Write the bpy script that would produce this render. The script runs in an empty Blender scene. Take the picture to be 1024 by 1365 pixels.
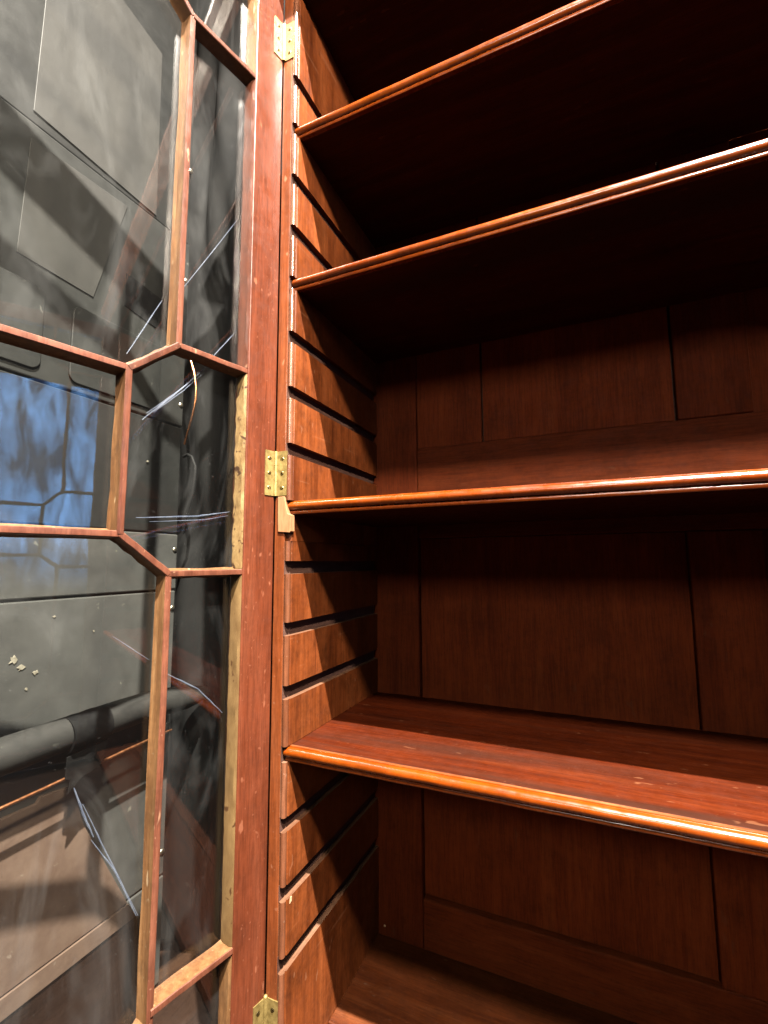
import bpy, bmesh, math, random
from mathutils import Vector, Matrix
random.seed(7)
S = bpy.context.scene
COL = S.collection
R = math.radians
ZC = 0.72                      # camera height above the ground; heights below are given relative to the camera
W = 1.36                       # inner width of the bookcase
D = 0.30                       # inner depth

# ------------------------------------------------------------------ camera
cam_d = bpy.data.cameras.new('camera')
cam = bpy.data.objects.new('camera', cam_d); COL.objects.link(cam)
cam_d.sensor_fit = 'HORIZONTAL'; cam_d.sensor_width = 36.0; cam_d.lens = 21.613
cam_d.clip_start = 0.01; cam_d.clip_end = 100
rot = Matrix(((0.9147, 0.0486, 0.4011), (0.4040, -0.0955, -0.9098), (-0.0059, 0.9942, -0.1069)))
cam.matrix_world = Matrix.Translation((0.389, -0.5476, ZC)) @ rot.to_4x4()
S.camera = cam

# ------------------------------------------------------------------ world and lamps
wd = bpy.data.worlds.new('World'); S.world = wd; wd.use_nodes = True
bg = wd.node_tree.nodes['Background']
bg.inputs[0].default_value = (1.0, 0.93, 0.85, 1); bg.inputs[1].default_value = 0.035

def lamp(name, kind, loc, energy, color, target=None, **kw):
    d = bpy.data.lights.new(name, kind); d.energy = energy; d.color = color
    for k, v in kw.items(): setattr(d, k, v)
    o = bpy.data.objects.new(name, d); COL.objects.link(o); o.location = loc
    if target is not None:
        o.rotation_euler = (Vector(target) - Vector(loc)).to_track_quat('-Z', 'Y').to_euler()
    return o
lamp('ceiling_lamp', 'SPOT', (1.55, -1.36, ZC + 3.85), 5000, (1.0, 0.92, 0.82), target=(0.42, -0.02, ZC + 0.12),
     shadow_soft_size=0.03, spot_size=R(38), spot_blend=0.5)
lamp('work_lamp', 'POINT', (0.78, -0.80, ZC + 1.10), 125, (1.0, 0.86, 0.70), shadow_soft_size=0.055)
lamp('daylight_opening', 'AREA', (2.75, -0.55, ZC + 0.46), 6.0, (0.15, 0.40, 1.0), target=(0.0, -0.55, ZC + 0.46),
     shape='RECTANGLE', size=1.3, size_y=1.32)
lamp('fill_lamp', 'AREA', (0.45, -2.2, ZC + 0.95), 10.5, (1.0, 0.90, 0.76), target=(0.5, 0.0, ZC + 0.1),
     shape='RECTANGLE', size=0.5, size_y=0.35)  # added soft fill that lifts the back panels, not a known lamp

_ld = bpy.data.lights['daylight_opening']; _ld.use_nodes = True; _nt = _ld.node_tree
_em = [n for n in _nt.nodes if n.type == 'EMISSION'][0]
_ge = _nt.nodes.new('ShaderNodeNewGeometry'); _mp = _nt.nodes.new('ShaderNodeMapping'); _mp.inputs['Scale'].default_value = (5.5, 1.5, 1)
_ns = _nt.nodes.new('ShaderNodeTexNoise'); _ns.inputs['Scale'].default_value = 2.6; _ns.inputs['Detail'].default_value = 2; _ns.inputs['Distortion'].default_value = 0.8
_rp = _nt.nodes.new('ShaderNodeValToRGB'); _rp.color_ramp.elements[0].position = 0.36; _rp.color_ramp.elements[0].color = (0.10, 0.12, 0.16, 1)
_rp.color_ramp.elements[1].position = 0.74; _rp.color_ramp.elements[1].color = (2.6, 2.4, 2.1, 1)
_nt.links.new(_ge.outputs['Parametric'], _mp.inputs[0]); _nt.links.new(_mp.outputs[0], _ns.inputs['Vector'])
_nt.links.new(_ns.outputs['Fac'], _rp.inputs[0]); _sx = _nt.nodes.new('ShaderNodeSeparateXYZ'); _nt.links.new(_ge.outputs['Parametric'], _sx.inputs[0])
_mr = _nt.nodes.new('ShaderNodeMapRange'); _mr.interpolation_type = 'SMOOTHSTEP'; _mr.inputs['From Min'].default_value = 0.0; _mr.inputs['From Max'].default_value = 0.30
_nt.links.new(_sx.outputs['Y'], _mr.inputs['Value']); _nt.links.new(_mr.outputs[0], _em.inputs['Strength'])
_nt.links.new(_rp.outputs[0], _em.inputs['Color'])
S.view_settings.view_transform = 'Standard'; S.view_settings.look = 'None'
S.view_settings.exposure = 2.06; S.view_settings.gamma = 1.0
S.render.engine = 'CYCLES'
S.cycles.use_denoising = True
S.cycles.max_bounces = 6; S.cycles.diffuse_bounces = 2; S.cycles.glossy_bounces = 3; S.cycles.transparent_max_bounces = 24
S.cycles.caustics_reflective = False; S.cycles.caustics_refractive = False

# ------------------------------------------------------------------ materials
class NT:
    def __init__(s, name):
        s.m = bpy.data.materials.new(name); s.m.use_nodes = True
        s.t = s.m.node_tree; s.t.nodes.clear()
        s.out = s.t.nodes.new('ShaderNodeOutputMaterial')
    def n(s, kind, **kw):
        nd = s.t.nodes.new('ShaderNode' + kind)
        for k, v in kw.items():
            if k.startswith('i_'):
                key = k[2:]
                nd.inputs[int(key) if key.isdigit() else key.replace('_', ' ')].default_value = v
            else: setattr(nd, k, v)
        return nd
    def l(s, a, b): s.t.links.new(a, b)
    def coords(s, scale=(1, 1, 1), rnd=6.0):
        tc = s.n('TexCoord'); oi = s.n('ObjectInfo')
        mul = s.n('Math', operation='MULTIPLY'); mul.inputs[1].default_value = rnd
        s.l(oi.outputs['Random'], mul.inputs[0])
        add = s.n('VectorMath', operation='ADD')
        s.l(tc.outputs['Object'], add.inputs[0]); s.l(mul.outputs[0], add.inputs[1])
        mp = s.n('Mapping'); mp.inputs['Scale'].default_value = scale
        s.l(add.outputs[0], mp.inputs['Vector'])
        return mp.outputs[0]
    def noise(s, vec, scale, detail=6, rough=0.6, dist=0.0):
        nd = s.n('TexNoise'); nd.inputs['Scale'].default_value = scale
        nd.inputs['Detail'].default_value = detail; nd.inputs['Roughness'].default_value = rough
        nd.inputs['Distortion'].default_value = dist
        s.l(vec, nd.inputs['Vector']); return nd.outputs['Fac']
    def ramp(s, fac, stops):
        r = s.n('ValToRGB'); e = r.color_ramp.elements
        while len(e) < len(stops): e.new(0.5)
        for el, (p, c) in zip(e, stops):
            el.position = p; el.color = c if len(c) == 4 else (*c, 1)
        s.l(fac, r.inputs[0]); return r.outputs[0]
    def mix(s, fac, a, b, mode='MIX'):
        m = s.n('Mix', data_type='RGBA', blend_type=mode)
        for sock, v in ((m.inputs[0], fac), (m.inputs[6], a), (m.inputs[7], b)):
            if hasattr(v, 'is_linked'): s.l(v, sock)
            else: sock.default_value = v if not isinstance(v, tuple) or len(v) == 4 else (*v, 1)
        return m.outputs[2]
    def math(s, op, a, b=0.0, c=None):
        m = s.n('Math', operation=op)
        for k, v in enumerate((a, b) if c is None else (a, b, c)):
            if hasattr(v, 'is_linked'): s.l(v, m.inputs[k])
            else: m.inputs[k].default_value = v
        return m.outputs[0]

def g(v): return (v, v, v, 1)
KA = 0.24                      # surfaces of this dark old wood and paint are well below mid grey; the exposure makes up for it
def ka(c): return tuple(x * KA for x in c[:3])

def wood(name, dark, mid, light, axis='z', rough=0.34, coat=0.25, wear=None, wear_amt=0.5, grain=1.0, bump=0.25, blotch=0.5, streak=None, spec=None, scratch=0.0):
    t = NT(name)
    dark, mid, light = ka(dark), ka(mid), ka(light)
    if wear: wear = ka(wear)
    if streak: streak = ka(streak)
    st = {'x': (0.07, 1, 1), 'y': (1, 0.07, 1), 'z': (1, 1, 0.07)}[axis]
    v = t.coords(st); vb = t.coords((1, 1, 1))
    fig = t.noise(v, 46 * grain, 5, 0.62, 0.7)
    fine = t.noise(v, 420 * grain, 2, 0.7)
    col = t.ramp(fig, [(0.26, dark), (0.52, mid), (0.80, light)])
    col = t.mix(t.ramp(fine, [(0.36, g(0.42)), (0.58, g(1))]), t.mix(1.0, col, g(0.55), 'MULTIPLY'), col)
    bl = t.math('ADD', t.math('MULTIPLY', t.noise(vb, 17, 2, 0.65), 0.6), t.math('MULTIPLY', t.noise(vb, 130, 2, 0.7), 0.4))
    col = t.mix(blotch, col, t.ramp(bl, [(0.28, g(0.48)), (0.52, g(1.0)), (0.75, g(1.35))]), 'MULTIPLY')
    if streak:
        sk = t.noise(v, 9, 3, 0.6, 1.0)
        col = t.mix(t.ramp(sk, [(0.50, g(0)), (0.66, g(0.8))]), col, streak)
    oi = t.n('ObjectInfo')
    col = t.mix(1.0, col, t.ramp(oi.outputs['Random'], [(0.0, (0.74, 0.70, 0.66)), (0.5, (1.0, 1.0, 1.0)), (1.0, (1.16, 1.2, 1.24))]), 'MULTIPLY')
    if scratch:
        tc2 = t.n('TexCoord'); mp2 = t.n('Mapping'); mp2.inputs['Rotation'].default_value = (0.75, 0.45, 0.6); mp2.inputs['Scale'].default_value = (1, 0.05, 1)
        t.l(tc2.outputs['Object'], mp2.inputs['Vector'])
        sc = t.noise(mp2.outputs[0], 120, 2, 0.5)
        col = t.mix(t.ramp(sc, [(0.695, g(0)), (0.72, g(scratch))]), col, wear)
    h = t.math('MULTIPLY', fine, 0.6)
    rf = t.noise(vb, 60, 2, 0.7)
    ro = t.math('MULTIPLY_ADD', rf, 0.36, rough - 0.16)
    if wear:
        ws = {'x': (0.35, 1, 1), 'y': (1, 0.35, 1), 'z': (1, 1, 0.35)}[axis]
        w1 = t.ramp(t.noise(t.coords(ws), 95, 2, 0.5), [(0.70, g(0)), (0.74, g(1))])
        w2 = t.ramp(t.noise(vb, 230, 2, 0.6), [(0.70, g(0)), (0.75, g(0.8))])
        wv = t.math('MULTIPLY', t.math('MAXIMUM', w1, w2), wear_amt)
        col = t.mix(wv, col, wear)
        h = t.math('SUBTRACT', h, t.math('MULTIPLY', w1, 0.4 * wear_amt))
    p = t.n('BsdfPrincipled')
    t.l(col, p.inputs['Base Color']); t.l(ro, p.inputs['Roughness'])
    p.inputs['Specular IOR Level'].default_value = spec if spec is not None else 0.08 + 0.3 * coat; p.inputs['Coat Weight'].default_value = coat * 0.33; p.inputs['Coat Roughness'].default_value = 0.16
    b = t.n('Bump'); b.inputs['Strength'].default_value = bump; b.inputs['Distance'].default_value = 0.0012
    t.l(h, b.inputs['Height']); t.l(b.outputs[0], p.inputs['Normal'])
    t.l(p.outputs[0], t.out.inputs[0]); return t.m

def rough_mat(name, c1, c2, scale=60, rough=0.7, bump=0.3, metallic=0.0, spots=None, dist=0.001, stretch=(1, 1, 1), lo=0.35, hi=0.65, spec=0.5):
    if metallic < 0.5:
        c1, c2 = ka(c1), ka(c2); spec *= 0.26
        if spots: spots = (ka(spots[0]),) + tuple(spots[1:])
    t = NT(name); v = t.coords(stretch)
    a = t.noise(v, scale, 7, 0.65, 0.3)
    col = t.ramp(a, [(lo, c1), (hi, c2)])
    if spots:
        sp = t.noise(t.coords(), spots[1], 3, 0.55, 0.5)
        col = t.mix(t.ramp(sp, [(spots[2], g(0)), (spots[2] + 0.04, g(1))]), col, spots[0])
    p = t.n('BsdfPrincipled'); t.l(col, p.inputs['Base Color'])
    p.inputs['Metallic'].default_value = metallic; p.inputs['Specular IOR Level'].default_value = spec
    t.l(t.math('MULTIPLY_ADD', t.noise(t.coords(), scale * 1.7, 4), 0.3, rough - 0.15), p.inputs['Roughness'])
    b = t.n('Bump'); b.inputs['Strength'].default_value = bump; b.inputs['Distance'].default_value = dist
    t.l(a, b.inputs['Height']); t.l(b.outputs[0], p.inputs['Normal'])
    t.l(p.outputs[0], t.out.inputs[0]); return t.m

def glass_mat():
    t = NT('old_glass')
    v = t.coords()
    fr = t.n('Fresnel'); ge = t.n('NewGeometry')
    t.l(t.math('MULTIPLY_ADD', ge.outputs['Backfacing'], 1 / 1.5 - 1.5, 1.5), fr.inputs['IOR'])
    b = t.n('Bump'); b.inputs['Strength'].default_value = 0.045; b.inputs['Distance'].default_value = 0.0016
    t.l(t.noise(v, 16, 2, 0.5, 0.5), b.inputs['Height'])
    gl = t.n('BsdfGlossy'); gl.inputs['Roughness'].default_value = 0.015; t.l(b.outputs[0], gl.inputs['Normal'])
    tr = t.n('BsdfTransparent'); tr.inputs[0].default_value = (0.955, 0.962, 0.95, 1)
    m1 = t.n('MixShader'); t.l(t.math('MULTIPLY', fr.outputs[0], 1.1), m1.inputs[0])
    t.l(tr.outputs[0], m1.inputs[1]); t.l(gl.outputs[0], m1.inputs[2])
    # dust, smears and wiped streaks lying on the glass
    sm = t.noise(t.coords((1, 1, 0.30)), 13, 4, 0.62, 1.6)
    du = t.noise(v, 300, 2, 0.7)
    f = t.math('ADD', t.math('MULTIPLY', t.ramp(sm, [(0.50, g(0)), (0.82, g(1))]), 0.038),
               t.math('MULTIPLY', t.ramp(du, [(0.70, g(0)), (0.76, g(1))]), 0.06))
    f = t.math('ADD', f, 0.002)
    df = t.n('BsdfDiffuse'); df.inputs[0].default_value = (0.15, 0.154, 0.154, 1)
    m2 = t.n('MixShader'); t.l(f, m2.inputs[0]); t.l(m1.outputs[0], m2.inputs[1]); t.l(df.outputs[0], m2.inputs[2])
    t.l(m2.outputs[0], t.out.inputs[0]); return t.m

M = {}
M['side'] = wood('side_mahogany', (0.12, 0.026, 0.006), (0.25, 0.062, 0.0150), (0.37, 0.105, 0.030), 'z', 0.42, 0.12, (0.42, 0.19, 0.10), 0.35, 0.6, 0.35, 1.0, scratch=0.22)
M['groove'] = wood('groove_mahogany', (0.09, 0.042, 0.030), (0.15, 0.074, 0.054), (0.22, 0.115, 0.085), 'y', 0.7, 0.0, None, 0, 1.2, 0.4, 0.5)
M['front'] = wood('front_mahogany', (0.13, 0.030, 0.008), (0.23, 0.056, 0.015), (0.32, 0.092, 0.032), 'z', 0.36, 0.25, (0.5, 0.24, 0.14), 0.5, 1.0, 0.25, 0.5, scratch=0.22)
M['door'] = wood('door_mahogany', (0.088, 0.020, 0.0075), (0.145, 0.034, 0.0135), (0.190, 0.053, 0.024), 'z', 0.36, 0.25, (0.46, 0.18, 0.10), 0.38, 0.8, 0.25, 0.45, scratch=0.22)
M['doorx'] = wood('door_rail_mahogany', (0.088, 0.020, 0.0075), (0.145, 0.034, 0.0135), (0.190, 0.053, 0.024), 'x', 0.36, 0.25, (0.46, 0.18, 0.10), 0.38, 0.8, 0.25, 0.45, scratch=0.22)
M['barface'] = wood('glazing_bar_mahogany', (0.10, 0.030, 0.015), (0.18, 0.060, 0.033), (0.26, 0.10, 0.058), 'z', 0.40, 0.2, (0.6, 0.36, 0.22), 0.5, 1.6, 0.3, 0.6)
M['barside'] = wood('glazing_bar_bare_wood', (0.12, 0.050, 0.018), (0.21, 0.100, 0.038), (0.32, 0.18, 0.08), 'z', 0.5, 0.05, (0.62, 0.48, 0.30), 0.5, 1.8, 0.5, 0.8)
M['putty'] = rough_mat('old_putty', (0.17, 0.095, 0.032), (0.36, 0.24, 0.10), 70, 0.6, 0.5, spots=((0.06, 0.026, 0.009), 75, 0.60), dist=0.002, stretch=(1, 1, 0.6))
M['putty2'] = rough_mat('smooth_putty', (0.13, 0.072, 0.026), (0.25, 0.155, 0.062), 40, 0.55, 0.25, spots=((0.08, 0.036, 0.012), 60, 0.66), dist=0.001, stretch=(1, 1, 0.4))
M['shelf'] = wood('shelf_mahogany', (0.038, 0.0055, 0.0010), (0.080, 0.0115, 0.0020), (0.13, 0.023, 0.005), 'x', 0.42, 0.05, (0.4, 0.17, 0.08), 0.22, 1.1, 0.3, 0.45, (0.036, 0.013, 0.0075), scratch=0.0, spec=0.08)
M['nosing'] = wood('polished_nosing', (0.16, 0.023, 0.001), (0.28, 0.048, 0.0016), (0.37, 0.082, 0.003), 'x', 0.25, 0.5, (0.5, 0.22, 0.1), 0.15, 0.8, 0.22, 0.7)
M['rubbed'] = wood('rubbed_edge', (0.12, 0.026, 0.007), (0.24, 0.072, 0.024), (0.42, 0.17, 0.075), 'x', 0.4, 0.2, None, 0, 1.6, 0.3, 0.9)
M['backz'] = wood('back_mahogany_upright', (0.16, 0.027, 0.0055), (0.225, 0.041, 0.0085), (0.29, 0.062, 0.015), 'z', 0.7, 0.0, (0.2, 0.085, 0.045), 0.25, 0.8, 0.3, 0.6, spec=0.05)
M['backx'] = wood('back_mahogany_level', (0.17, 0.030, 0.006), (0.235, 0.046, 0.0105), (0.30, 0.068, 0.018), 'x', 0.7, 0.0, (0.2, 0.085, 0.045), 0.25, 0.8, 0.3, 0.6, spec=0.05)
M['floorboard'] = wood('dusty_floorboard', (0.072, 0.015, 0.003), (0.125, 0.029, 0.006), (0.18, 0.052, 0.015), 'x', 0.6, 0.05, (0.32, 0.22, 0.16), 0.3, 0.9, 0.35, 0.7, spec=0.08)
M['patch'] = wood('fresh_patch_wood', (0.40, 0.17, 0.075), (0.52, 0.25, 0.12), (0.62, 0.33, 0.17), 'z', 0.5, 0.05, None, 0, 1.2, 0.2, 0.3)
M['lip'] = wood('raw_edge_wood', (0.14, 0.058, 0.028), (0.21, 0.100, 0.056), (0.30, 0.165, 0.10), 'y', 0.5, 0.1, None, 0, 1.5, 0.4, 0.8)
M['bead'] = wood('polished_bead', (0.15, 0.048, 0.019), (0.23, 0.080, 0.036), (0.33, 0.14, 0.075), 'z', 0.26, 1.0, (0.6, 0.4, 0.28), 0.5, 1.0, 0.15, 0.5)
M['chip'] = rough_mat('pale_chip', (0.6, 0.36, 0.2), (0.72, 0.5, 0.3), 200, 0.6)
M['chipgrey'] = rough_mat('flaked_primer', (0.22, 0.20, 0.15), (0.42, 0.39, 0.31), 200, 0.7)
M['brass'] = rough_mat('brass', (0.09, 0.063, 0.018), (0.18, 0.132, 0.046), 90, 0.58, 0.4, 0.8)
M['screw'] = rough_mat('brass_screw', (0.05, 0.036, 0.014), (0.13, 0.10, 0.045), 300, 0.38, 0.3, 1.0)
M['steel'] = rough_mat('screw_steel', (0.25, 0.23, 0.18), (0.35, 0.33, 0.27), 300, 0.34, 0.2, 1.0)
M['glass'] = glass_mat()
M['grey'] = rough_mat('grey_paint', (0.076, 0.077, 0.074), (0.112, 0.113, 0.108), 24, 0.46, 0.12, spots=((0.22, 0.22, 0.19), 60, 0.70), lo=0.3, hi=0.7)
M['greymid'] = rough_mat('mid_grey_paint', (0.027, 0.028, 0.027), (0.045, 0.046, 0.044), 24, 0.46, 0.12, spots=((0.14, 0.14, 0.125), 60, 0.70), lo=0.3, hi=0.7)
M['greyshade'] = rough_mat('painted_shadow_grey', (0.016, 0.017, 0.017), (0.028, 0.029, 0.028), 20, 0.5, 0.12, spots=((0.06, 0.06, 0.055), 70, 0.72), lo=0.3, hi=0.7)  # grey darkened to carry a painted shadow
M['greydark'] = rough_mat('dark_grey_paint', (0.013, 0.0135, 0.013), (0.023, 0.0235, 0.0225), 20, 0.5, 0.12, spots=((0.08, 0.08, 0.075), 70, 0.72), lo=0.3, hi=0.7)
M['pale'] = rough_mat('pale_board', (0.030, 0.029, 0.0265), (0.056, 0.054, 0.050), 15, 0.6, 0.15, spots=((0.045, 0.044, 0.040), 30, 0.64), stretch=(1, 1.6, 0.5), lo=0.3, hi=0.7)
M['black'] = rough_mat('black_tape', (0.006, 0.006, 0.007), (0.014, 0.014, 0.014), 90, 0.6, 0.4, spec=0.2)
M['foam'] = rough_mat('foam_lagging', (0.020, 0.020, 0.019), (0.038, 0.037, 0.035), 40, 0.75, 0.3, spots=((0.08, 0.08, 0.07), 50, 0.66))
M['copper'] = rough_mat('copper', (0.34, 0.13, 0.055), (0.46, 0.21, 0.10), 90, 0.34, 0.2, 1.0)
M['plastic'] = rough_mat('black_plastic_sheet', (0.012, 0.012, 0.0125), (0.022, 0.022, 0.022), 14, 0.8, 0.25, dist=0.003, spec=0.15, stretch=(1, 1, 0.5))
M['reflection_sheet'] = rough_mat('painted_brown_reflection', (0.17, 0.110, 0.082), (0.24, 0.165, 0.125), 34, 0.55, 0.15, spots=((0.32, 0.25, 0.2), 80, 0.70))  # brown of wood mirrored in the glass, painted as a surface colour
M['ground'] = wood('ground_boards', (0.022, 0.010, 0.006), (0.036, 0.017, 0.010), (0.05, 0.026, 0.016), 'y', 0.6, 0.0, None, 0, 0.6, 0.3, 0.6)
M['blueglint'] = rough_mat('painted_blue_glint', (0.20, 0.26, 0.40), (0.42, 0.50, 0.66), 80, 0.3, 0.4)  # bluish reflected light put into the streak colour
_t = M['blueglint'].node_tree; _o = [n for n in _t.nodes if n.type == 'OUTPUT_MATERIAL'][0]; _p = [n for n in _t.nodes if n.type == 'BSDF_PRINCIPLED'][0]
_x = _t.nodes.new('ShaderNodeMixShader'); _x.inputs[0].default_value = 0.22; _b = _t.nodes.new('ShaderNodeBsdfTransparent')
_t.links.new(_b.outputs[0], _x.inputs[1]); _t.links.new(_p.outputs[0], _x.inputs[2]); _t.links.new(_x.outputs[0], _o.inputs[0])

# ------------------------------------------------------------------ mesh helpers
def Zs(v): return (v[0], v[1], v[2] + ZC)
def mesh_obj(name, verts, faces, mats, parent=None, local=False, face_mats=None, smooth=False, bevel=0.0, seg=2):
    bm = bmesh.new()
    vs = [bm.verts.new(v if local else Zs(v)) for v in verts]
    bm.verts.ensure_lookup_table()
    for k, f in enumerate(faces):
        fc = bm.faces.new([vs[i] for i in f])
        if face_mats: fc.material_index = face_mats[k]
    bmesh.ops.recalc_face_normals(bm, faces=bm.faces[:])
    if bevel > 0:
        bmesh.ops.bevel(bm, geom=bm.edges[:], offset=bevel, segments=seg, profile=0.5, affect='EDGES', clamp_overlap=True)
    if smooth:
        for f in bm.faces: f.smooth = True
    me = bpy.data.meshes.new(name); bm.to_mesh(me); bm.free()
    for m in (mats if isinstance(mats, (list, tuple)) else [mats]): me.materials.append(m)
    return link(name, me, parent)
def link(name, me, parent=None):
    o = bpy.data.objects.new(name, me); COL.objects.link(o)
    if parent is not None:
        o.parent = parent
        if parent in ROOTS: o.matrix_parent_inverse = Matrix.Translation(-Vector(ROOTS[parent]))
    return o
ROOTS = {}
def thing(name, loc, label, cat, group=None):
    o = bpy.data.objects.new(name, None); COL.objects.link(o); o.location = loc
    o.empty_display_size = 0.05
    ROOTS[o] = loc
    o['label'] = label; o['category'] = cat
    if group: o['group'] = group
    return o
BOXF = [(0, 3, 2, 1), (4, 5, 6, 7), (0, 1, 5, 4), (1, 2, 6, 5), (2, 3, 7, 6), (3, 0, 4, 7)]
def boxv(x0, x1, y0, y1, z0, z1):
    return [(x0, y0, z0), (x1, y0, z0), (x1, y1, z0), (x0, y1, z0), (x0, y0, z1), (x1, y0, z1), (x1, y1, z1), (x0, y1, z1)]
def box(name, x0, x1, y0, y1, z0, z1, mat, parent=None, bevel=0.001, local=False):
    return mesh_obj(name, boxv(x0, x1, y0, y1, z0, z1), BOXF, mat, parent, local, bevel=bevel)
def prism(name, prof, a, b, fn, mat, parent=None, local=False, bevel=0.0, face_mats=None, smooth=False):
    """prof: closed list of 2-D points; fn(p, q, t) gives the 3-D point at t in (a, b)."""
    n = len(prof)
    vs = [fn(p, q, a) for p, q in prof] + [fn(p, q, b) for p, q in prof]
    fs = [(i, (i + 1) % n, n + (i + 1) % n, n + i) for i in range(n)] + [tuple(range(n))[::-1], tuple(range(n, 2 * n))]
    return mesh_obj(name, vs, fs, mat, parent, local, bevel=bevel, face_mats=face_mats, smooth=smooth)
def auto_smooth(o, ang=35):
    for p in o.data.polygons: p.use_smooth = True
    bm = bmesh.new(); bm.from_mesh(o.data)
    for e in bm.edges:
        if len(e.link_faces) == 2 and e.calc_face_angle(0) > R(ang): e.smooth = False
    bm.to_mesh(o.data); bm.free()
def tube(name, pts, rad, mat, parent=None, seg=10, local=False, squash=None):
    P = [Vector(p) for p in pts]; vs = []; fs = []
    rad = rad if isinstance(rad, (list, tuple)) else [rad] * len(P)
    up = Vector((0.31, 0.2, 0.93))
    for k, p in enumerate(P):
        d = (P[min(k + 1, len(P) - 1)] - P[max(k - 1, 0)]).normalized()
        if abs(d.dot(up)) > 0.95: up = Vector((0.9, 0.3, 0.1))
        s = d.cross(up).normalized(); t = s.cross(d)
        for j in range(seg):
            a = 2 * math.pi * j / seg
            vs.append(tuple(p + (s * math.cos(a) + t * math.sin(a)) * rad[k]))
    for k in range(len(P) - 1):
        for j in range(seg):
            j2 = (j + 1) % seg
            fs.append((k * seg + j, k * seg + j2, (k + 1) * seg + j2, (k + 1) * seg + j))
    fs.append(tuple(range(seg))[::-1]); fs.append(tuple(range((len(P) - 1) * seg, len(P) * seg)))
    o = mesh_obj(name, vs, fs, mat, parent, local); auto_smooth(o, 50); return o

# ------------------------------------------------------------------ ground
gr = box('floor', -1.6, 3.4, -3.0, 1.2, -0.76, -ZC, M['ground'], bevel=0)
gr['kind'] = 'structure'

# ------------------------------------------------------------------ bookcase carcass
bc = thing('bookcase', (W / 2, D / 2, 0.0),
           'antique mahogany bookcase with slotted sides and its glazed door swung open', 'bookcase')
SLOT_H = 0.0185
slots = [(0.7665 - 0.0860 * k, SLOT_H) for k in range(16)]
SHELF_K = {1: 0.6815, 4: 0.4235, 8: 0.0790, 12: -0.2610}
for k, z in SHELF_K.items(): slots[k] = (z, 0.0205)
TOP, BOT = 0.93, -0.683

side = box('side_panel', -0.0265, -0.009, 0, D + 0.024, -0.72, TOP, [M['front']], bc, 0.0012)
side_r = box('side_panel', W + 0.009, W + 0.0265, 0, D + 0.024, -0.72, TOP, [M['front']], bc, 0.0012)
# groove lining strips: the raw wood at the back of each slot
for sgn, xb in ((1, -0.0088), (-1, W + 0.0088)):
    for k, (z, h) in enumerate(slots):
        o = box('groove_bed', min(xb, xb + sgn * 0.0012), max(xb, xb + sgn * 0.0012), 0.0004, D - 0.003, z - h / 2 - 0.001, z + h / 2 + 0.001, M['groove'], bc, 0)

def block_profile(bead=True):
    """cross-section of a ledge block between two slots: (x, y)"""
    pr = [(-0.009, D - 0.001)]
    if bead:
        pr += [(-0.009, 0.0006), (-0.0086, 0.0)]
        cx, cy, r = -0.0046, 0.0030, 0.0040
        for a in range(205, 361, 22):
            pr.append((cx + r * math.cos(R(a)), cy + r * math.sin(R(a))))
        pr += [(-0.0007, 0.0050), (-0.0016, 0.0066), (-0.0014, 0.0072), (0.0, 0.0078)]
    else:
        pr += [(-0.009, 0.0045), (-0.002, 0.0045), (0.0, 0.0060)]
    pr.append((0.0, D - 0.001))
    return pr
def ledge(z0, z1, prof, right=False, dx=0.0, dy=0.0):
    rz = [random.uniform(-0.0006, 0.0006) for _ in range(4)]
    def fn(p, q, t):
        x = p + dx; y = q + dy
        zz = t + (rz[0] if t == z0 else rz[1]) * (y / D)
        return ((W - x) if right else x, y, zz)
    n = len(prof); fm = [0] * (n + 2)
    if n > 8:
        for i in range(2, n - 4): fm[i] = 1
    fm[n + 1] = 2
    o = prism('ledge_block', prof, z0, z1, fn, [M['side'], M['bead'], M['lip']], bc, face_mats=fm)
    auto_smooth(o, 40); return o
bead, plain = block_profile(), block_profile(False)
edges = [TOP] + sum(([z + h / 2, z - h / 2] for z, h in slots), []) + [BOT]
for right in (False, True):
    for i in range(0, len(edges), 2):
        z1, z0 = edges[i], edges[i + 1]
        if not right and i == 18:          # the repaired block below the third shelf
            ledge(z0, 0.0300, bead, right)
            ledge(0.0304, z1, plain, right, dx=-0.0003)
            continue
        ledge(z0, z1, bead, right, dx=random.uniform(-0.0003, 0.0003), dy=random.uniform(-0.0002, 0.0004))
# pale repair let in below the middle hinge
pp = [(-0.0200, 0.0945), (-0.0085, 0.0945), (-0.0055, 0.0800), (-0.0030, 0.0695), (0.0028, 0.0670), (0.0032, 0.0440), (0.0015, 0.0418), (-0.0190, 0.0436), (-0.0196, 0.0600)]
o = prism('repair_patch', pp, -0.0022, 0.0075, lambda p, q, t: (p, t, q), M['patch'], bc, bevel=0.0006)
o['label'] = 'pale newer wood let into the front edge below the middle hinge'
pp = [(0.0001, -0.4600), (0.0001, -0.4485), (0.0001, -0.4480), (0.0001, -0.4590)]
o = mesh_obj('wood_chip', [(-0.0005, 0.0125, -0.4545), (-0.0005, 0.0170, -0.4530), (-0.0005, 0.0172, -0.4475), (-0.0005, 0.0140, -0.4470),
                           (0.0010, 0.0125, -0.4545), (0.0010, 0.0170, -0.4530), (0.0010, 0.0172, -0.4475), (0.0010, 0.0140, -0.4470)], BOXF, M['chip'], bc)
box('nail_head', 0.0105, 0.0140, D - 0.0025, D - 0.0002, -0.6690, -0.6655, M['chip'], bc, 0.0008)

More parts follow.
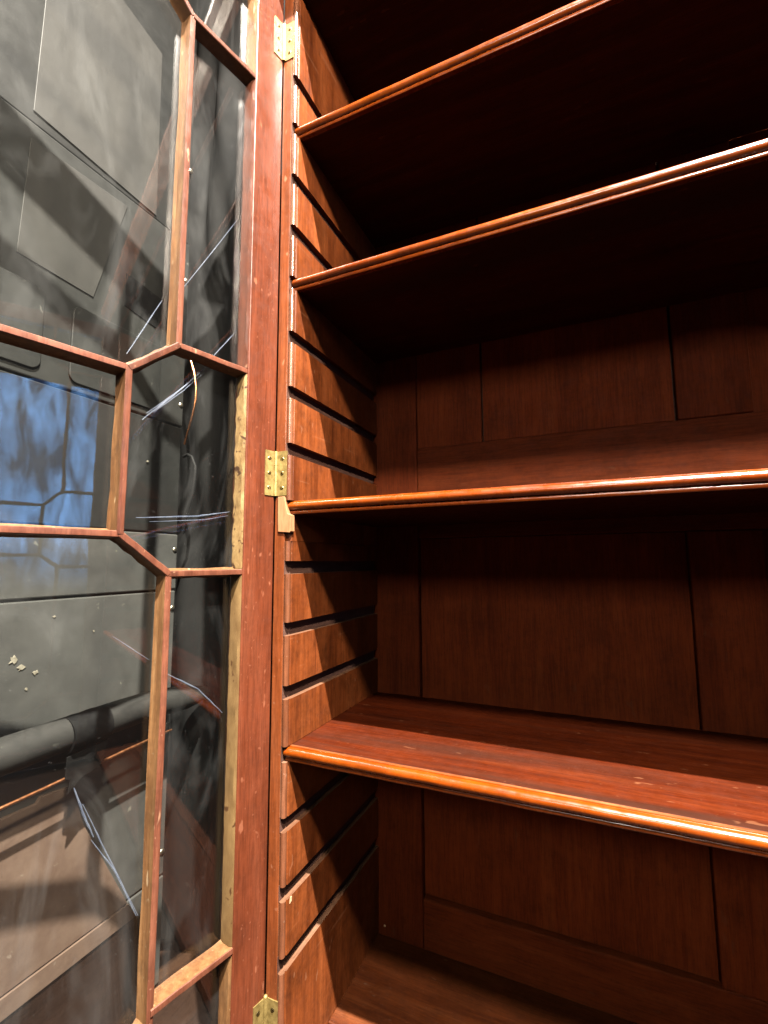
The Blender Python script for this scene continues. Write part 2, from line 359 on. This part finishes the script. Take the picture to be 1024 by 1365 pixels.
# bottom, top, frieze and cornice
box('bottom_board', -0.0088, W + 0.0088, 0.118, D - 0.0008, -0.702, BOT, M['floorboard'], bc, 0.0015)
box('bottom_board', -0.0088, W + 0.0088, 0.0006, 0.1165, -0.702, BOT - 0.0006, M['floorboard'], bc, 0.0015)
box('top_board', -0.0265, W + 0.0265, 0.001, D + 0.024, TOP + 0.0005, TOP + 0.022, M['shelf'], bc)
cprof = [(0.02, 0.965), (-0.034, 0.965), (-0.036, 0.972), (-0.040, 0.985), (-0.052, 1.0), (-0.060, 1.02), (-0.060, 1.035), (0.02, 1.035)]
prism('cornice', cprof, -0.085, W + 0.085, lambda p, q, t: (t, p, q), M['front'], bc)
box('frieze', -0.0265, W + 0.0265, 0.0005, 0.020, TOP + 0.0225, 0.9645, M['front'], bc)

# framed back: stiles, rails, muntin and fielded panels
YB = D
def back(name, x0, x1, z0, z1, mat, y0=YB, y1=YB + 0.020, bev=0.0026): return box(name, x0, x1, y0, y1, z0, z1, mat, bc, bev)
back('back_stile', -0.0085, 0.0868, -0.702, TOP, M['backz'], YB - 0.0005)
back('back_stile', W - 0.0868, W + 0.0085, -0.702, TOP, M['backz'], YB - 0.0005)
back('back_rail', 0.0872, W - 0.0872, -0.702, -0.6020, M['backx'])
back('back_rail', 0.0872, W - 0.0872, 0.0450, 0.2225, M['backx'])
back('back_rail', 0.0872, W - 0.0872, 0.815, TOP, M['backx'])
back('back_muntin', 0.5320, 0.6260, -0.6016, 0.0446, M['backz'], YB - 0.0003)
back('back_muntin', 0.5310, 0.6300, 0.2229, 0.8146, M['backz'], YB + 0.0004)
YP = YB + 0.0120
back('back_panel', 0.0876, 0.5310, -0.6012, 0.0442, M['backz'], YP, YB + 0.0195, 0.001)
back('back_panel', 0.6266, W - 0.0876, -0.6012, 0.0442, M['backz'], YP, YB + 0.0195, 0.001)
back('back_panel', 0.0876, 0.2162, 0.2233, 0.8142, M['backz'], YB + 0.0045, YB + 0.015, 0.001)
back('back_panel', 0.2196, 0.5270, 0.2233, 0.8142, M['backz'], YB + 0.0038, YB + 0.015, 0.001)
back('back_panel', 0.6306, W - 0.0876, 0.2233, 0.8142, M['backz'], YP, YB + 0.0195, 0.001)
box('back_lining', -0.0085, W + 0.0085, YB + 0.0202, YB + 0.0220, -0.702, TOP, M['groove'], bc, 0)

# ------------------------------------------------------------------ glazed doors
G = 0.0210                                   # depth of the glass behind the inner face
DW = 0.692
vz = dict(T=0.900, B=-0.657)
a_out, b_in = 0.1532, 0.2100
H0, H0d, H2, H1, H3, H4, H5, H5d = 0.7360, 0.7840, 0.2695, 0.2205, 0.0318, -0.0128, -0.4797, -0.5420
H5J = H5 - 0.0140            # where the lower diagonals leave the upright bar
LU, RU = 0.0550, DW - 0.0550
def glazed_door(name, detailed):
    d = bpy.data.objects.new(name, None); COL.objects.link(d); d.empty_display_size = 0.05
    # local frame: x = along the door from the hinge, y = out of the inner face, z = up (relative to the camera height)
    def lb(nm, x0, x1, y0, y1, z0, z1, mat, bev=0.0012): return box(nm, x0, x1, y0, y1, z0, z1, mat, d, bev, True)
    zt, zb = 0.950, -0.708
    def stile(x0, x1):
        o = lb('stile', x0, x1, -0.030, 0.0, zb, zt, M['door'], 0.0018); return o
    stile(0.0015, 0.0525); stile(DW - 0.0525, DW - 0.0015)
    lb('rail', 0.0529, DW - 0.0529, -0.0298, -0.0003, zt - 0.052, zt, M['doorx'])
    lb('rail', 0.0529, DW - 0.0529, -0.0298, -0.0003, zb, zb + 0.052, M['doorx'])
    # putty and rebate wedges along the hinge stile, one per light
    def wedge(z0, z1, mat, u=0.0525, s=1, wob=0.0012):
        n = max(3, int((z1 - z0) / 0.012)); vs = []; fs = []
        for i in range(n + 1):
            z = z0 + (z1 - z0) * i / n; e = random.uniform(-wob, wob); e2 = random.uniform(-wob, wob) * 0.6
            for (du, w) in ((-0.0003, -0.0014), (0.0022 + e2, -0.0050), (0.0038 + e, -G + 0.0002), (-0.0003, -G + 0.0002)):
                vs.append((u + s * du, w, z))
        for i in range(n):
            for j in range(4):
                fs.append((4 * i + j, 4 * i + (j + 1) % 4, 4 * i + 4 + (j + 1) % 4, 4 * i + 4 + j))
        fs += [(3, 2, 1, 0), (4 * n, 4 * n + 1, 4 * n + 2, 4 * n + 3)]
        o = mesh_obj('rebate_putty', vs, fs, mat, d, True); auto_smooth(o, 30); return o
    hw = 0.0045
    wedge(H0 + hw, vz['T'] - 0.002, M['barside'], wob=0.0004)
    wedge(H2 + hw, H0 - hw, M['barface'], wob=0.0006)
    wedge(H4 + hw, H2 - hw, M['putty'])
    wedge(H5 + hw, H4 - hw, M['putty2'], wob=0.0005)
    wedge(vz['B'] + 0.002, H5 - hw, M['barside'], wob=0.0004)
    if not detailed:
        pass
    # glazing bars
    cnt = [0]
    def bar(p, q, trim0=0.0, trim1=0.0):
        p = Vector(p); q = Vector(q); e = (q - p).normalized(); nrm = Vector((-e.y, e.x))
        p = p + e * trim0; q = q - e * trim1
        k = cnt[0] % 5; cnt[0] += 1
        off = -0.0002 - 0.0004 * k
        prof = [(-0.0062, -G + 0.0003), (-0.0043, -0.0170), (-0.0038, off - 0.0012), (-0.0029, off - 0.0002), (0.0, off),
                (0.0029, off - 0.0002), (0.0038, off - 0.0012), (0.0043, -0.0170), (0.0062, -G + 0.0003)]
        n = 7; vs = []; fs = []; fm = []
        L = len(prof)
        for i in range(n + 1):
            c = p.lerp(q, i / n); wv = random.uniform(-0.0003, 0.0003)
            for j, (s, w) in enumerate(prof):
                s2 = s + wv + (random.uniform(-0.0009, 0.0009) if j in (0, L - 1) else 0)
                vs.append((c.x + nrm.x * s2, w, c.y + nrm.y * s2))
        for i in range(n):
            for j in range(L):
                j2 = (j + 1) % L
                fs.append((i * L + j, i * L + j2, (i + 1) * L + j2, (i + 1) * L + j))
                fm.append(0 if 2 <= j <= 5 else 1)
        fs += [tuple(range(L))[::-1], tuple(range(n * L, n * L + L))]; fm += [0, 0]
        o = mesh_obj('glazing_bar', vs, fs, [M['barface'], M['barside']], d, True, face_mats=fm); auto_smooth(o, 30)
        return o
    LB, RB = 0.0522, DW - 0.0522
    def m(u): return DW - u
    for f in (lambda u: u, m):
        A, Bn, LL = f(a_out), f(b_in), f(LB)
        bar((LL, H0), (A, H0)); bar((A, H0), (Bn, H0d)); bar((Bn, H0d), (Bn, vz['T'] - 0.002))
        bar((A, H2), (A, H0)); bar((LL, H2), (A, H2)); bar((A, H2), (Bn, H1)); bar((Bn, H3), (Bn, H1))
        bar((Bn, H3), (A, H4)); bar((LL, H4), (A, H4)); bar((A, H5J), (A, H4)); bar((LL, H5), (A, H5))
        bar((A, H5J), (Bn, H5d)); bar((Bn, vz['B'] + 0.002), (Bn, H5d))
    for z in (H0d, H1, H3, H5d): bar((b_in, z), (m(b_in), z))
    # panes
    def pane(poly):
        n = len(poly)
        vs = [(u, -G - 0.0001, z) for u, z in poly] + [(u, -G - 0.0022, z) for u, z in poly]
        fs = [tuple(range(n)), tuple(range(n, 2 * n))[::-1]] + [(i, n + i, n + (i + 1) % n, (i + 1) % n) for i in range(n)]
        return mesh_obj('pane', vs, fs, M['glass'], d, True)
    e = 0.0006
    for s, f in ((1, lambda u: u), (-1, m)):
        A, Bn, LL = a_out, b_in, LU - 0.002
        for poly in ([(LL, H0 + e), (A, H0 + e), (Bn - e, H0d + e), (Bn - e, vz['T'] - 0.003), (LL, vz['T'] - 0.003)],
                     [(LL, H2 + e), (A - e, H2 + e), (A - e, H0 - e), (LL, H0 - e)],
                     [(LL, H4 + e), (A, H4 + e), (Bn - e, H3), (Bn - e, H1), (A, H2 - e), (LL, H2 - e)],
                     [(LL, H5 + e), (A - e, H5 + e), (A - e, H4 - e), (LL, H4 - e)],
                     [(LL, vz['B'] + 0.003), (Bn - e, vz['B'] + 0.003), (Bn - e, H5d - e), (A - e, H5J - e), (A - e, H5 - e), (LL, H5 - e)]):
            pane([(f(u), z) for u, z in poly])
    A, Bn = a_out, b_in
    pane([(Bn + e, H0d + e), (m(Bn) - e, H0d + e), (m(Bn) - e, vz['T'] - 0.003), (Bn + e, vz['T'] - 0.003)])
    pane([(A + e, H2), (Bn, H1 + e), (m(Bn), H1 + e), (m(A) - e, H2), (m(A) - e, H0), (m(Bn), H0d - e), (Bn, H0d - e), (A + e, H0)])
    pane([(Bn + e, H3 + e), (m(Bn) - e, H3 + e), (m(Bn) - e, H1 - e), (Bn + e, H1 - e)])
    pane([(A + e, H5J), (Bn, H5d + e), (m(Bn), H5d + e), (m(A) - e, H5J), (m(A) - e, H4), (m(Bn), H3 - e), (Bn, H3 - e), (A + e, H4)])
    pane([(Bn + e, vz['B'] + 0.003), (m(Bn) - e, vz['B'] + 0.003), (m(Bn) - e, H5d - e), (Bn + e, H5d - e)])
    return d
# open left door: from the hinge towards the viewer and a little to the left
TH = R(13.7)
dl = glazed_door('glazed_door', True)
ex = Vector((-math.sin(TH), -math.cos(TH), 0)); ny = Vector((math.cos(TH), -math.sin(TH), 0)); ez = Vector((0, 0, 1))
mw = Matrix((ex, ny, ez)).transposed().to_4x4(); mw.translation = Vector((-0.026, 0.0, ZC))
dl.parent = bc; dl.matrix_parent_inverse = Matrix.Translation(-Vector(ROOTS[bc])); dl.matrix_basis = mw
dl['label'] = 'open left door with angular glazing bars and old wavy panes'

# open right door, out of the frame and mirrored in the left panes: same parts, mirrored about the case's middle
TH2 = R(4)
ex2 = Vector((math.sin(TH2), -math.cos(TH2), 0)); ny2 = Vector((-math.cos(TH2), -math.sin(TH2), 0))
dr = bpy.data.objects.new('glazed_door', None); COL.objects.link(dr); dr.empty_display_size = 0.05
mw2 = Matrix((ex2, ny2, ez)).transposed().to_4x4(); mw2.translation = Vector((W + 0.026, 0.0, ZC))
dr.parent = bc; dr.matrix_parent_inverse = Matrix.Translation(-Vector(ROOTS[bc])); dr.matrix_basis = mw2
for ch in list(dl.children):
    c = ch.copy(); COL.objects.link(c); c.parent = dr
dr['label'] = 'open right door with the same angular glazing bars'

# scratches on the glass, reflected blue light painted into their pale colour
def streak(pts, rad):
    P = []
    for i in range(len(pts) - 1):
        for k in range(6):
            t = k / 6; P.append((pts[i][0] * (1 - t) + pts[i + 1][0] * t + random.uniform(-1, 1) * 0.0002, -G + 0.0003, pts[i][1] * (1 - t) + pts[i + 1][1] * t + random.uniform(-1, 1) * 0.0002))
    P.append((pts[-1][0], -G + 0.0003, pts[-1][1]))
    rr = [rad * 1.15 * (0.30 + 0.70 * math.sin(math.pi * (k + 0.6) / (len(P) + 0.2))) * random.uniform(0.7, 1.2) for k in range(len(P))]
    return tube('scratch_glint', P, rr, M['blueglint'], dl, 5, True)
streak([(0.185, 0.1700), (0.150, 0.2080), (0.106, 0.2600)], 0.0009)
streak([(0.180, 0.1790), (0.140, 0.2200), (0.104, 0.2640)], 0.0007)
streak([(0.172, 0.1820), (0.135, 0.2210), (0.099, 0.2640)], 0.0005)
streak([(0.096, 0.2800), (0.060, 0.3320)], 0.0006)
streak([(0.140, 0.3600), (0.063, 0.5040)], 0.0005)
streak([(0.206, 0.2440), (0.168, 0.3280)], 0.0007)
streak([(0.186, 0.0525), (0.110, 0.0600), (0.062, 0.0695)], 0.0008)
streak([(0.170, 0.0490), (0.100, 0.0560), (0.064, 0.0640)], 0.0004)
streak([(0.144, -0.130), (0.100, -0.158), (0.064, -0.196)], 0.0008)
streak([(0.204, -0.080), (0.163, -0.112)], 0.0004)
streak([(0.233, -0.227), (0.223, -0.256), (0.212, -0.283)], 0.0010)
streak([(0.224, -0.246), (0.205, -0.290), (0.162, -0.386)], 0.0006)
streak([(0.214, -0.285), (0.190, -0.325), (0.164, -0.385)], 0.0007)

# ------------------------------------------------------------------ hinges
def hinge(zc, pin=False):
    h = bpy.data.objects.new('hinge', bpy.data.meshes.new('hinge'))
    z0, z1 = zc - 0.033, zc + 0.033
    bm = bmesh.new()
    def addb(mat4, x0, x1, y0, y1, za, zb, bev=0.0005):
        vs = [bm.verts.new((mat4 @ Vector(v))) for v in boxv(x0, x1, y0, y1, za, zb)]
        fs = [bm.faces.new([vs[i] for i in f]) for f in BOXF]
    I = Matrix.Translation((0, 0, ZC))
    addb(I, -0.0228, -0.0062, -0.0012, 0.0006, z0, z1)            # leaf on the case
    addb(mw, 0.0030, 0.0200, -0.0006, 0.0012, z0, z1)              # leaf on the door
    bmesh.ops.recalc_face_normals(bm, faces=bm.faces[:])
    px, py = -0.0245, -0.0022
    segs = [(z0, z0 + 0.021), (z0 + 0.0214, z1 - 0.0214), (z1 - 0.021, z1)]
    for za, zb in segs:
        r = bmesh.ops.create_cone(bm, cap_ends=True, segments=14, radius1=0.0029, radius2=0.0029, depth=zb - za,
                                  matrix=Matrix.Translation((px, py, ZC + (za + zb) / 2)))
    if pin:
        bmesh.ops.create_uvsphere(bm, u_segments=12, v_segments=8, radius=0.0030, matrix=Matrix.Translation((px, py, ZC + z1 + 0.0008)))
    bm.to_mesh(h.data); bm.free(); h.data.materials.append(M['brass'])
    COL.objects.link(h); h.parent = bc; h.matrix_parent_inverse = Matrix.Translation(-Vector(ROOTS[bc])); auto_smooth(h, 40)
    for k in (-1, 0, 1):
        for which in (0, 1):
            bm = bmesh.new()
            for sd in (-1, 1):                                   # two raised half-heads with the driver slot between them
                vv = [(sd * 0.0005, 0, 0.0006)]
                rows = []
                for rr_, zz in ((0.0028, 0.0), (0.0023, 0.0005), (0.0014, 0.0008)):
                    rows.append([bm.verts.new((sd * (0.0004 + rr_ * math.cos(R(a))), rr_ * math.sin(R(a)), zz)) for a in range(-90, 91, 22)])
                for r0, r1 in zip(rows, rows[1:]):
                    for q in range(len(r0) - 1): bm.faces.new((r0[q], r0[q + 1], r1[q + 1], r1[q]))
                bm.faces.new(rows[-1])
            bmesh.ops.recalc_face_normals(bm, faces=bm.faces[:])
            if which == 0: mt = I @ Matrix.Translation((-0.0142, -0.0012, zc + k * 0.0215)) @ Matrix.Rotation(R(90), 4, 'X') @ Matrix.Rotation(random.uniform(0, 3), 4, 'Z')
            else: mt = mw @ Matrix.Translation((0.0125, 0.0012, zc + k * 0.0215)) @ Matrix.Rotation(R(-90), 4, 'X') @ Matrix.Rotation(random.uniform(0, 3), 4, 'Z')
            bmesh.ops.transform(bm, matrix=mt, verts=bm.verts)
            me = bpy.data.meshes.new('screw'); bm.to_mesh(me); bm.free(); me.materials.append(M['screw'])
            s = bpy.data.objects.new('screw', me); COL.objects.link(s); s.parent = h
            for p in me.polygons: p.use_smooth = True
hinge(0.842); hinge(0.129); hinge(-0.598, True)

# ------------------------------------------------------------------ shelves
shelf_txt = {1: 'topmost visible shelf, thin mahogany edge seen from far below', 4: 'second mahogany shelf from the top with a bright glint on its right end',
             8: 'third mahogany shelf down, level with the middle brass hinge', 12: 'lowest mahogany shelf, its scuffed top lit in a band along the front'}
t = 0.0195
zc, rr = 0.0118, 0.0062
npro = [(0.0135, t), (0.0100, t), (0.0094, t - 0.0004), (0.0092, t - 0.0014)]
for a in range(90, 271, 15): npro.append((0.0078 + rr * math.cos(R(a)), zc + rr * math.sin(R(a))))
npro += [(0.0092, 0.0054), (0.0066, 0.0048), (0.0060, 0.0040), (0.0060, 0.0010), (0.0068, 0.0), (0.0135, 0.0)]
for k, txt in shelf_txt.items():
    z0 = slots[k][0] - slots[k][1] / 2 + 0.0003
    dy = {1: 0.003, 4: 0.002, 8: 0.0, 12: 0.0}[k]
    sh = thing('shelf', (W / 2, 0.15, ZC + z0), txt, 'shelf', 'adjustable shelves in the bookcase')
    x0, x1 = -0.0058, W + 0.0058
    box('board', x0, x1, 0.0138 + dy, D - 0.004, z0, z0 + t, M['shelf'], sh, 0.0006)
    # the polished nosing, subdivided along its length and very slightly worn
    n = 60; L = len(npro); vs = []; fs = []
    for i in range(n + 1):
        x = x0 + (x1 - x0) * i / n
        e = 0.00025 * math.sin(i * 1.7 + k) + random.uniform(-0.0001, 0.0001)
        for (y, z) in npro: vs.append((x, y + dy + (e if y < 0.009 else 0), z0 + z + e * 0.3))
    for i in range(n):
        for j in range(L): fs.append((i * L + j, i * L + (j + 1) % L, (i + 1) * L + (j + 1) % L, (i + 1) * L + j))
    fs += [tuple(range(L))[::-1], tuple(range(n * L, n * L + L))]
    fm = [1 if (q < n * L and q % L == 0) else 0 for q in range(len(fs))]
    o = mesh_obj('nosing', vs, fs, [M['nosing'], M['rubbed']], sh, face_mats=fm); auto_smooth(o, 40)

# ------------------------------------------------------------------ grey panel wall seen through the glass
XW = -0.32
wl = thing('wall', (XW - 0.02, -0.6, 0.0), 'grey sheet-metal panelled wall behind the open glass door', 'wall')
def sheet(name, y0, y1, z0, z1, mat, off=0.0, bev=0.002): return box(name, XW - 0.02, XW + off, y0, y1, z0, z1, mat, wl, bev)
YE = 0.093
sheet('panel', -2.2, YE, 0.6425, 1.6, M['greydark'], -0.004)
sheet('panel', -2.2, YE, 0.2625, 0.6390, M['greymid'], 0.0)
sheet('panel', -2.2, YE, 0.0555, 0.2600, M['greyshade'], -0.002)  # section coloured dark in place of a cast shadow band
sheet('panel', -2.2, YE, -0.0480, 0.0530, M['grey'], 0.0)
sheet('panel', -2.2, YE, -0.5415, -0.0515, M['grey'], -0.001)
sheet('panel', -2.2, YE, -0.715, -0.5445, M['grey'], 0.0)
box('backing', XW - 0.026, XW - 0.0202, -2.2, YE, -0.715, 1.6, M['black'], wl, 0)
# raised pressing with rounded corners
def rrect(y0, y1, z0, z1, r, n=6):
    P = []
    for cy, cz, a0 in ((y1 - r, z1 - r, 0), (y0 + r, z1 - r, 90), (y0 + r, z0 + r, 180), (y1 - r, z0 + r, 270)):
        for i in range(n + 1):
            a = R(a0 + 90 * i / n); P.append((cy + r * math.cos(a), cz + r * math.sin(a)))
    return P
o = prism('pressed_panel', rrect(-0.125, 0.036, 0.275, 0.398, 0.014), XW - 0.004, XW + 0.0035, lambda p, q, s: (s, p, q), M['greymid'], wl, bevel=0.0012)
o = prism('pressed_panel', rrect(-0.430, -0.165, 0.275, 0.398, 0.014), XW - 0.004, XW + 0.0035, lambda p, q, s: (s, p, q), M['greymid'], wl, bevel=0.0012)
for z in (0.304, 0.0242, -0.0827, -0.290, -0.503, 0.560, 0.80):
    bm = bmesh.new(); bmesh.ops.create_uvsphere(bm, u_segments=12, v_segments=6, radius=0.0052)
    for v in bm.verts: v.co.z *= 0.5
    bmesh.ops.transform(bm, matrix=Matrix.Translation((XW, 0.087, z + ZC)) @ Matrix.Rotation(R(90), 4, 'Y'), verts=bm.verts)
    me = bpy.data.meshes.new('screw'); bm.to_mesh(me); bm.free(); me.materials.append(M['steel'])
    for p in me.polygons: p.use_smooth = True
    link('screw', me, wl)

for (cy, cz, r) in ((-0.168, -0.128, 0.0085), (-0.158, -0.140, 0.0060), (-0.140, -0.150, 0.0045), (-0.150, -0.170, 0.0030), (-0.120, -0.076, 0.0022), (-0.060, -0.105, 0.0020), (0.02, 0.18, 0.003), (-0.03, 0.02, 0.002)):
    k = 13; P = [(cy + r * random.uniform(0.25, 1.0) * math.cos(2 * math.pi * i / k) * 1.1, cz + r * random.uniform(0.25, 0.9) * math.sin(2 * math.pi * i / k)) for i in range(k)]
    prism('paint_chip', P, XW - 0.003, XW + 0.0002, lambda p, q, s: (s, p, q), M['chipgrey'], wl)
# pale boards and tape on the wall
def board(name, poly, x0, x1, mat, label, cat, bev=0.001, group=None):
    o = prism(name, poly, x0, x1, lambda p, q, s: (s, p, q), mat, None, bevel=bev)
    o['label'] = label; o['category'] = cat
    if group: o['group'] = group
    return o
board('board', [(-0.197, 0.660), (0.015, 0.648), (0.010, 0.985), (-0.190, 1.02)], XW - 0.0038, XW - 0.0022, M['pale'],
      'large pale grey board high on the grey wall behind the glass', 'board')
board('board', [(-0.205, 0.432), (-0.095, 0.425), (-0.046, 0.620), (-0.199, 0.612)], XW + 0.0002, XW + 0.0016, M['pale'],
      'smaller pale grey board below the large one behind the glass', 'board')
board('tape', [(-0.041, 0.4400), (0.022, 0.4300), (0.036, 0.4900), (-0.041, 0.5000)], XW + 0.0002, XW + 0.0016, M['black'],
      'square patch of black tape stuck on the grey wall', 'tape', 0.0004)
# brown sheet added to imitate wood reflected in the glass, strip at its foot
hb = thing('reflection_sheet', (XW + 0.01, -0.3, 0.0), 'brown sheet imitating a wood reflection, against the grey wall below the lagged pipe', 'board')
prism('sheet', [(-1.4, -0.5410), (0.018, -0.5410), (-0.062, -0.385), (-0.083, -0.322), (-0.125, -0.318), (-0.130, -0.325), (-1.4, -0.318)], XW + 0.0003, XW + 0.007, lambda p, q, s: (s, p, q), M['reflection_sheet'], hb, bevel=0.0008)
prism('brown_strip', [(-1.4, -0.5700), (0.034, -0.5700), (0.019, -0.5430), (-1.4, -0.5430)], XW + 0.0003, XW + 0.0085, lambda p, q, s: (s, p, q), M['reflection_sheet'], hb, bevel=0.0008)
prism('reflection_sheet_foot', [(-1.4, -0.7190), (0.080, -0.7190), (0.036, -0.5715), (-1.4, -0.5715)], XW + 0.0003, XW + 0.0055, lambda p, q, s: (s, p, q), M['ground'], hb, bevel=0.0008)

# lagged pipe with its tape, and the copper wire under it
XP = -0.284
pts = []; rad = []
for i in range(41):
    y = -1.6 + 1.735 * i / 40
    pts.append((XP + 0.003 * math.sin(y * 5), y, -0.2355 + 0.004 * math.sin(y * 7 + 1.0) - 0.010 * max(0, y) * 8))
    rad.append(0.0225 + random.uniform(-0.0004, 0.0004) if i < 39 else 0.0225 * (0.9 if i == 39 else 0.55))
pipe = thing('lagged_pipe', (XP, -0.3, ZC - 0.26), 'grey foam-lagged pipe running along the wall behind the glass', 'pipe')
tube('foam_sleeve', pts, rad, M['foam'], pipe, 22)
tp = []
for i in range(9):
    y = -0.118 + 0.056 * i / 8
    tp.append((XP, y, -0.2355 + 0.004 * math.sin(y * 7 + 1.0) - 0.0016))
tube('tape_wrap', tp, [0.0243 + (0.0006 if i in (2, 5, 6) else 0) for i in range(9)], M['black'], pipe, 22)
o = prism('tape_flap', [(-0.120, -0.262), (-0.062, -0.256), (-0.066, -0.283), (-0.074, -0.292), (-0.098, -0.296), (-0.116, -0.311), (-0.114, -0.294), (-0.121, -0.290)],
          XP + 0.0105, XP + 0.0125, lambda p, q, s: (s, p, q), M['black'], pipe, bevel=0.0004)
wpts = [(XP + 0.004, -1.6 + 1.66 * i / 40, -0.2905 + 0.006 * math.sin((-1.6 + 1.66 * i / 40) * 9 + 0.7)) for i in range(41)]
o = tube('copper_wire', wpts, 0.0023, M['copper'], None, 8)
o['label'] = 'straight copper wire running under the grey lagged pipe'; o['category'] = 'wire'
o = tube('copper_wire', [(-0.318, 0.099, 0.415), (-0.310, 0.098, 0.395), (-0.300, 0.097, 0.372), (-0.293, 0.097, 0.340), (-0.2925, 0.097, 0.315), (-0.299, 0.097, 0.285), (-0.308, 0.098, 0.262), (-0.317, 0.1, 0.243), (-0.323, 0.102, 0.23)], 0.0022, M['copper'], None, 8)
o['label'] = 'short curved copper wire end by the black plastic sheet'; o['category'] = 'wire'
o = tube('cable', [(-0.322, 0.100, 0.205), (-0.310, 0.099, 0.208), (-0.298, 0.098, 0.202), (-0.288, 0.098, 0.182), (-0.288, 0.098, 0.158), (-0.292, 0.098, 0.130), (-0.302, 0.099, 0.105), (-0.312, 0.1, 0.08), (-0.318, 0.102, 0.055)], 0.003, M['black'], None, 8)
o['label'] = 'black cable hooked over beside the edge of the grey wall'; o['category'] = 'cable'

# black plastic sheet hanging between the wall's end and the bookcase
nx, nz = 70, 110; vs = []; fs = []
for j in range(nz + 1):
    z = -0.715 + 2.2 * j / nz
    for i in range(nx + 1):
        u = i / nx; x = -0.42 + 0.375 * u
        a = x * 58 + 1.6 * math.sin(z * 3.1) + 3.0 * x * z * 4
        y = 0.150 + 0.011 * math.sin(a) * (0.55 + 0.45 * math.sin(z * 5 + x * 9)) + 0.008 * math.sin(z * 9 + x * 34 + math.sin(z * 4)) + 0.003 * math.sin(x * 110 + z * 12)
        vs.append((x, y, z))
for j in range(nz):
    for i in range(nx):
        q = j * (nx + 1) + i
        fs.append((q, q + 1, q + nx + 2, q + nx + 1))
o = mesh_obj('plastic_sheet', vs, fs, M['plastic'], None, smooth=True)
md = o.modifiers.new('thickness', 'SOLIDIFY'); md.thickness = 0.0008
o['label'] = 'crumpled black plastic sheet hanging between the grey wall and the bookcase'; o['category'] = 'plastic sheet'
